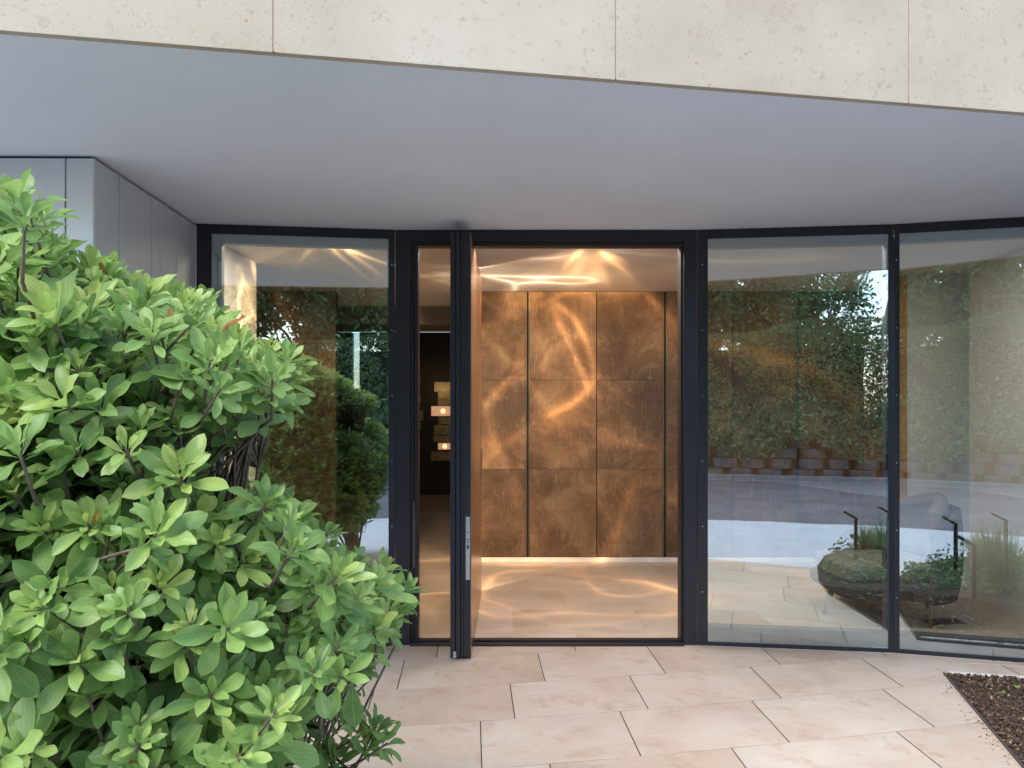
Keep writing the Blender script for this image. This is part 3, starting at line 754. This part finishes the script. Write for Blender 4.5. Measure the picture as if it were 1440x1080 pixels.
# ================================================================== MAGNOLIA
def leaf_template(nu=4, nv=11):
    # u across -1..1, v along 0..1 ; obovate outline
    us = np.linspace(-1, 1, nu + 1); vs = np.linspace(0, 1, nv + 1)
    wv = np.interp(vs, [0, .08, .18, .27, .36, .45, .55, .64, .73, .82, .91, .96, 1], [.09, .13, .27, .45, .63, .79, .93, 1.0, .985, .86, .58, .33, .0])
    V = []; UV = []
    for j, v in enumerate(vs):
        for u in us:
            V.append((u * wv[j], v, 0)); UV.append((.5 + .5 * u, v))
    F_ = []
    for j in range(nv):
        for i in range(nu):
            a = j * (nu + 1) + i; F_.append((a, a + 1, a + nu + 2, a + nu + 1))
    return np.array(V), np.array(F_), np.array(UV)
LV, LF, LUV = leaf_template()
def leaves(specs):
    """specs: (base, dir, normal, length, width, curl, cup, wave, tone)"""
    nv = len(LV); n = len(specs)
    allv = np.zeros((n, nv, 3))
    for i, (bs, dr, nm, L_, W_, curl, cup, wv, tn) in enumerate(specs):
        sd = np.cross(dr, nm); sd /= np.linalg.norm(sd) + 1e-9; nm = np.cross(sd, dr)
        u = LV[:, 0]; v = LV[:, 1]
        th = curl * v
        along = np.where(abs(curl) > 1e-3, np.sin(th) / (curl + 1e-9), v); up = np.where(abs(curl) > 1e-3, (1 - np.cos(th)) / (curl + 1e-9), 0)
        h = cup * np.abs(u) * W_ + wv * W_ * .22 * np.sin(v * 9 + u * 2.4 + i) * np.abs(u)
        allv[i] = bs + dr * (along * L_)[:, None] - nm * (up * L_)[:, None] + sd * (u * W_)[:, None] + nm * h[:, None]
    V = allv.reshape(-1, 3)
    Fc = (LF[None] + (np.arange(n) * nv)[:, None, None]).reshape(-1, 4)
    me = bpy.data.meshes.new('foliage')
    me.vertices.add(len(V)); me.vertices.foreach_set('co', V.ravel())
    me.loops.add(Fc.size); me.loops.foreach_set('vertex_index', Fc.ravel().astype('i'))
    me.polygons.add(len(Fc)); me.polygons.foreach_set('loop_start', np.arange(0, Fc.size, 4).astype('i'))
    me.update(calc_edges=True)
    uv = me.uv_layers.new(name='UVMap'); uvs = np.tile(LUV, (n, 1))[Fc.ravel()]; uv.data.foreach_set('uv', uvs.ravel().astype('f'))
    tones = np.repeat(np.array([s[8] for s in specs]), len(LF), axis=0)
    a = me.attributes.new('tone', 'FLOAT_VECTOR', 'FACE'); a.data.foreach_set('vector', tones.ravel().astype('f'))
    me.shade_smooth()
    return me

POLY = [(-400, 250), (-60, 262), (20, 275), (60, 300), (85, 345), (140, 352), (165, 400), (230, 410), (290, 425), (318, 470), (370, 490), (400, 520), (370, 560), (315, 575), (285, 600), (262, 640), (300, 690), (380, 700), (430, 735), (500, 790), (545, 830), (555, 870), (535, 900), (505, 935), (470, 965), (430, 985), (400, 1040), (420, 1400), (-400, 1400)]
def proj(p): return 720 + F * p[0] / p[1], HZ - F * (p[2] - EYE) / p[1]
def unproj(px, py, d): return np.array(((px - 720) / F * d, d, EYE - (py - HZ) / F * d))
cen = np.array((-.88, 1.85, .95)); rad = np.array((.90, .80, 1.15))
wh = []
tries = 0
while len(wh) < 3100 and tries < 150000:
    tries += 1
    v = rng.normal(size=3); v /= np.linalg.norm(v)
    r_ = rng.uniform(.35, 1.0) ** .5
    p = cen + v * r_ * rad * np.array((1, 1, 1))
    p = p + rng.normal(size=3) * .02
    if p[2] < .35 or p[1] < .98: continue
    x, y = proj(p)
    if not inpoly(x, y, POLY): continue
    if wh and np.min(np.sum((np.array([q_[0] for q_ in wh]) - p) ** 2, axis=1)) < .029 ** 2: continue
    out = v * (.8, .8, .5) + np.array((0, -.25, .75)) + rng.normal(size=3) * .3
    out /= np.linalg.norm(out)
    wh.append((p, out, rng.uniform(.62, 1.12)))
# shoots that reach out beyond the mass
for (px, py, dpt, dx, dy, dz) in ((35, 305, 1.22, .1, -.1, 1), (130, 375, 1.9, .3, 0, 1), (385, 525, 1.75, .45, -.1, .9), (350, 545, 1.8, .2, -.3, .9), (560, 860, 1.95, .9, 0, .5), (525, 835, 1.95, .6, -.1, .8),
                                 (505, 1035, 1.7, .8, -.1, .5), (520, 1050, 1.72, .6, .2, .7), (545, 880, 1.9, .8, -.2, .1), (460, 750, 2.0, .5, 0, .9), (300, 470, 1.9, .3, 0, 1), (385, 470 + 90, 1.78, .9, -.1, .25), (200, 420, 1.9, .1, 0, 1), (270, 430, 1.95, .2, 0, 1), (150, 385, 1.95, -.2, 0, 1), (340, 500, 1.95, .3, 0, 1), (430, 1075, 1.7, .1, -.2, 1), (395, 700, 2.0, .1, 0, 1), (340, 690, 2.0, 0, 0, 1), (405, 505, 1.7, .5, -.1, .9), (415, 530, 1.72, .9, -.1, .5), (375, 495, 1.75, .2, -.1, 1), (330, 470, 1.9, .3, 0, 1), (400, 555, 1.75, .7, -.3, .2), (480, 1020, 1.75, .5, -.1, .6), (545, 1045, 1.68, .9, 0, .6), (530, 1020, 1.7, .5, .1, 1), (470, 1070, 1.7, .3, -.2, .8), (570, 830, 1.95, .8, 0, .8), (540, 800, 2.0, .5, 0, .9), (440, 1000, 1.8, .2, 0, .7), (510, 940, 1.9, .7, 0, .3), (430, 950, 1.9, .3, -.2, .6)):
    v = np.array((dx, dy, dz)); wh.append((unproj(px, py, dpt), v / np.linalg.norm(v), .95))
specs = []
for (p, dr, s) in wh:
    a0 = rng.uniform(0, 6.28); nl = int(rng.integers(9, 14))
    up = np.array((0, 0, 1.0)); e1 = np.cross(dr, up if abs(dr[2]) < .9 else np.array((1.0, 0, 0))); e1 /= np.linalg.norm(e1); e2 = np.cross(dr, e1)
    btone = rng.uniform(.2, .85)
    for k in range(nl):
        f_ = k / (nl - 1)                           # 0 inner ... 1 outer
        a = a0 + k * 2.4 + rng.uniform(-.3, .3)
        op = .22 + 1.0 * f_ + rng.uniform(-.15, .15)
        radial = e1 * math.cos(a) + e2 * math.sin(a)
        ld = dr * math.cos(op) + radial * math.sin(op); ld /= np.linalg.norm(ld)
        nm = dr * math.sin(op) - radial * math.cos(op)
        nm = nm + rng.normal(size=3) * .16; nm -= ld * np.dot(nm, ld); nm /= np.linalg.norm(nm)
        L_ = s * (.70 if p[0] > -.7 else .80) * rng.uniform(.066, .105) * (.62 + .5 * min(1, f_ * 1.6)); W_ = L_ * rng.uniform(.145, .20)
        bs = p - dr * (.022 * f_) + radial * .004
        tn = (min(.96, max(0, btone + .25 * (1 - f_) - .1 + rng.normal() * .1)) if rng.random() > .0015 else 1.0, rng.random(), 0)
        specs.append((bs, ld, nm, L_, W_, rng.uniform(-.35, .9), rng.uniform(.1, .6), rng.uniform(.4, 1.9), tn))
    # a few older leaves lower on the twig
    for k in range(int(rng.integers(1, 4))):
        a = rng.uniform(0, 6.28); radial = e1 * math.cos(a) + e2 * math.sin(a); ld = dr * .3 + radial; ld /= np.linalg.norm(ld)
        nm = dr - ld * np.dot(dr, ld); nm /= np.linalg.norm(nm); L_ = s * rng.uniform(.06, .095)
        specs.append((p - dr * rng.uniform(.04, .10), ld, nm, L_, L_ * .21, rng.uniform(0, .8), .2, .6, (rng.uniform(0, .45), 0, 0)))
TB = Vector((-.72, 1.98, 0))
mag = empty('magnolia_shrub', TB, 0, 'large bright green leafy shrub filling the lower left foreground', 'shrub')
me = leaves(specs); me.materials.append(M['magnolia'])
fo_ = bpy.data.objects.new('foliage', me); col.objects.link(fo_); fo_.parent = mag; fo_.location = -TB
wood = MB()
nodes = []
for k in range(16):
    a = k * 2.399; rr = .25 + .35 * ((k * 7) % 16) / 16
    tip = Vector((cen[0] + math.cos(a) * rr * .8, cen[1] + .1 + math.sin(a) * rr * .6, .75 + .85 * ((k * 5) % 16) / 16))
    if k % 4 == 0: tip.z = .55
    base = TB + Vector((math.cos(a) * .04, math.sin(a) * .04, 0)); pts = []
    for i in range(9):
        s = i / 8; p = base.lerp(tip, s); p.z = base.z + (tip.z - base.z) * s ** .8 ; p += Vector((math.sin(s * 5 + k), math.cos(s * 4 + k), 0)) * .03 * s
        pts.append(p)
        if i > 2: nodes.append(p)
    wood.tube(pts, [.012 * (1 - .7 * i / 8) for i in range(9)], 7)
for (p, dr, s) in wh:
    P_ = Vector(p); D_ = Vector(dr)
    nd = min(nodes, key=lambda q_: (q_ - (P_ - D_ * .22)).length)
    m1 = P_ - D_ * .1; m0 = nd.lerp(m1, .5) + Vector(rng.normal(size=3) * .02)
    wood.tube([nd, m0, m1, P_], [.0052, .0042, .0032, .0025], 5)
wo = wood.build('branches', M['bark'], mag, smooth=True); wo.location = -TB

# ================================================================== ACROSS THE ROAD (seen mirrored in the glass)
def cards(n, fn, smin, smax):
    V = np.zeros((n * 4, 3)); tn = np.zeros((n, 3))
    for i in range(n):
        p, nrm, tone = fn(i)
        a = rng.normal(size=3); a -= nrm * np.dot(a, nrm); a /= np.linalg.norm(a) + 1e-9; b_ = np.cross(nrm, a)
        s = rng.uniform(smin, smax)
        V[4 * i:4 * i + 4] = [p - a * s, p - b_ * s * .45, p + a * s, p + b_ * s * .45]; tn[i] = (tone, 0, 0)
    mb = MB(); mb.v = [tuple(q_) for q_ in V]; mb.f = [(4 * i, 4 * i + 1, 4 * i + 2, 4 * i + 3) for i in range(n)]
    return mb, tn
# retaining wall of plant stones
mb = MB()
for row in range(5):
    x = -9 + .3 * (row % 2)
    while x < 12:
        wd = random.uniform(.42, .52); gap = random.uniform(.10, .2); z0 = .0 + row * .21; y0 = -7.72 - row * .19
        pts = []
        for i in range(10):
            a = math.pi * i / 9; pts.append((x + wd / 2 - math.cos(a) * wd / 2, y0 + math.sin(a) * .2 * random.uniform(.9, 1.05)))
        mb.prism(pts + [(x + wd, y0 - .35), (x, y0 - .35)], z0, z0 + .20)
        x += wd + gap
mb.prism([(-60, -7.8), (60, -7.8), (60, -8.9), (-60, -9.2)], -.04, .05)
tag(mb.build('retaining_wall', M['stone'], bevel=.02), 'low wall of brown rounded planting stones across the road, mirrored in glass', 'wall')
# soil slope behind the stones
tag(MB().add([(-60, -7.92, .0), (60, -7.92, .0), (60, -9.2, 1.2), (-60, -9.2, 1.2)], [(0, 1, 2, 3)]).build('bank', M['soil']), kind='structure')
def fn(i):
    x = rng.uniform(-9, 12); y = -7.72 - abs(rng.normal()) * .65; z = .52 + .22 * math.sin(x * 2.6) + (-7.72 - y) * .85 + abs(rng.normal()) * .2
    n_ = rng.normal(size=3) + np.array((0, 1, 1)); return np.array((x, y, z)), n_ / np.linalg.norm(n_), rng.random()
mb, tn = cards(17000, fn, .04, .10)
tag(mb.build('ground_cover', M['tree_leaf'], tone=tn), 'loose green ground cover spilling over the stones', 'ground cover', kind='stuff')
# hedge
hd = empty('hedge', (-2, -9.6, .9), 0, 'long dense clipped hedge above the stone wall across the road', 'hedge')
HX0, HX1 = -9.5, 4.9
def hsurf(x, z): return .12 * math.sin(x * 1.7 + z) + .1 * math.sin(x * 3.9 + z * 2.3) + .05 * math.sin(z * 7 + x * 5)
def fn(i):
    x = rng.uniform(HX0, HX1); top = 3.15 + .11 * max(-1, x) + .06 * math.sin(x * 2.3)
    if rng.random() < .75:
        z = rng.uniform(.9, top); y = -9.0 + hsurf(x, z) - abs(rng.normal()) * .06; n_ = np.array((0, 1, .3))
    elif rng.random() < .6:
        y = rng.uniform(-10.3, -9.0); z = top + hsurf(x, y) * .4; n_ = np.array((0, .2, 1))
    else:
        x = HX1 - .1 + rng.normal() * .16; y = rng.uniform(-10.3, -9); z = rng.uniform(.9, top); n_ = np.array((1, 0, .3))
    n_ = n_ + rng.normal(size=3) * .6
    return np.array((x, y, z)), n_ / np.linalg.norm(n_), max(0, min(1, .45 + .25 * math.sin(x * 2.1) * math.sin(z * 3) + rng.normal() * .22))
mb, tn = cards(46000, fn, .022, .05)
h_ = mb.build('foliage', M['hedge_leaf'], hd, tone=tn); h_.location = (2, 9.6, -.9)
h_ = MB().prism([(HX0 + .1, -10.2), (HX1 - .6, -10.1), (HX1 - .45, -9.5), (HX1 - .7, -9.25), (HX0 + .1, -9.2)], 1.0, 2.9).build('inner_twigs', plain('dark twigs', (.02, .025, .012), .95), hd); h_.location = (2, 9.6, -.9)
# trees
def tree_mesh(n, seed, droop=.5):
    r2 = np.random.default_rng(seed)
    clumps = []
    for k in range(46):
        v = r2.normal(size=3); v /= np.linalg.norm(v); rr = r2.uniform(.4, 1) ** .5
        clumps.append((v * rr * np.array((2.0, 1.8, 2.1)) + np.array((0, 0, 4.5)), r2.uniform(.35, .7), r2.uniform(.2, .8)))
    def fn(i):
        c, r, t_ = clumps[r2.integers(len(clumps))]
        v = r2.normal(size=3) * .5; p = c + v * r * np.array((1, 1, .8 + droop)); p[2] -= droop * r * abs(v[0])
        n_ = r2.normal(size=3) + np.array((0, .5, .6)); return p, n_ / np.linalg.norm(n_), max(0, min(1, t_ + r2.normal() * .15))
    mb, tn = cards(n, fn, .05, .10)
    wd = MB(); wd.tube([(0, 0, 0), (.05, 0, 1.5), (0, .05, 3), (.05, 0, 5.5)], [.16, .13, .1, .03], 8)
    for c, r, t_ in clumps[::2]:
        b0 = Vector((0, 0, 1.6 + 2.2 * ((c[2] - 2.5) / 4.2))); wd.tube([b0, b0.lerp(Vector(c), .5) + Vector((0, 0, .15)), Vector(c)], [.05, .03, .01], 5)
    return mb, tn, wd
mb, tn, wd = tree_mesh(15000, 5)
t0 = empty('garden_tree', (0, 0, 0))
mb.build('crown', M['tree_leaf'], t0, tone=tn); wd.build('trunk', M['bark'], t0, smooth=True)
spots = [(-6.5, -12.5, 1.25, 'tall spreading tree at the far left behind the hedge'), (-3.4, -11.9, 1.1, 'bushy tree behind the left part of the hedge'), (-.6, -12.4, 1.2, 'full green tree behind the middle of the hedge'),
         (2.1, -12.0, 1.12, 'green tree behind the right part of the hedge'), (-5.0, -15.5, 1.5, 'very tall tree in the second row at left'), (.8, -15.5, 1.5, 'very tall tree in the second row at centre'), (4.0, -15.2, .95, 'smaller tree at the right end of the hedge with sky beside it')]
for i, (x, y, s, lb) in enumerate(spots):
    o = t0 if i == 0 else copy_tree(t0)
    o.location = (x, y, .2); o.scale = (s,) * 3; o.rotation_euler = (0, 0, i * 1.9)
    tag(o, lb, 'tree', 'trees behind the hedge across the road')
# neighbouring house
nb = empty('neighbour_house', (10.5, -18, 0), 0, 'pale house with dark pitched roof beyond the end of the hedge', 'house')
MB().box(-3.5, 3.5, -3, 3, 0, 4.2).build('wall', M['house'], nb)
MB().add([(-3.8, -3.3, 4.15), (3.8, -3.3, 4.15), (3.8, 3.3, 4.15), (-3.8, 3.3, 4.15), (-3.8, 0, 6.2), (3.8, 0, 6.2)], [(0, 1, 5, 4), (2, 3, 4, 5), (0, 4, 3), (1, 2, 5), (0, 3, 2, 1)]).build('roof', M['rooftile'], nb)
for x, z in ((-2.2, 1.2), (0, 1.2), (2.2, 1.2), (-1.2, 3), (1.4, 3)):
    w_ = MB().box(x - .45, x + .45, 3.002, 3.04, z, z + 1.1).build('window', M['plaster'], nb); MB().box(x - .4, x + .4, 3.041, 3.046, z + .05, z + 1.05).build('pane', M['frame'], w_)
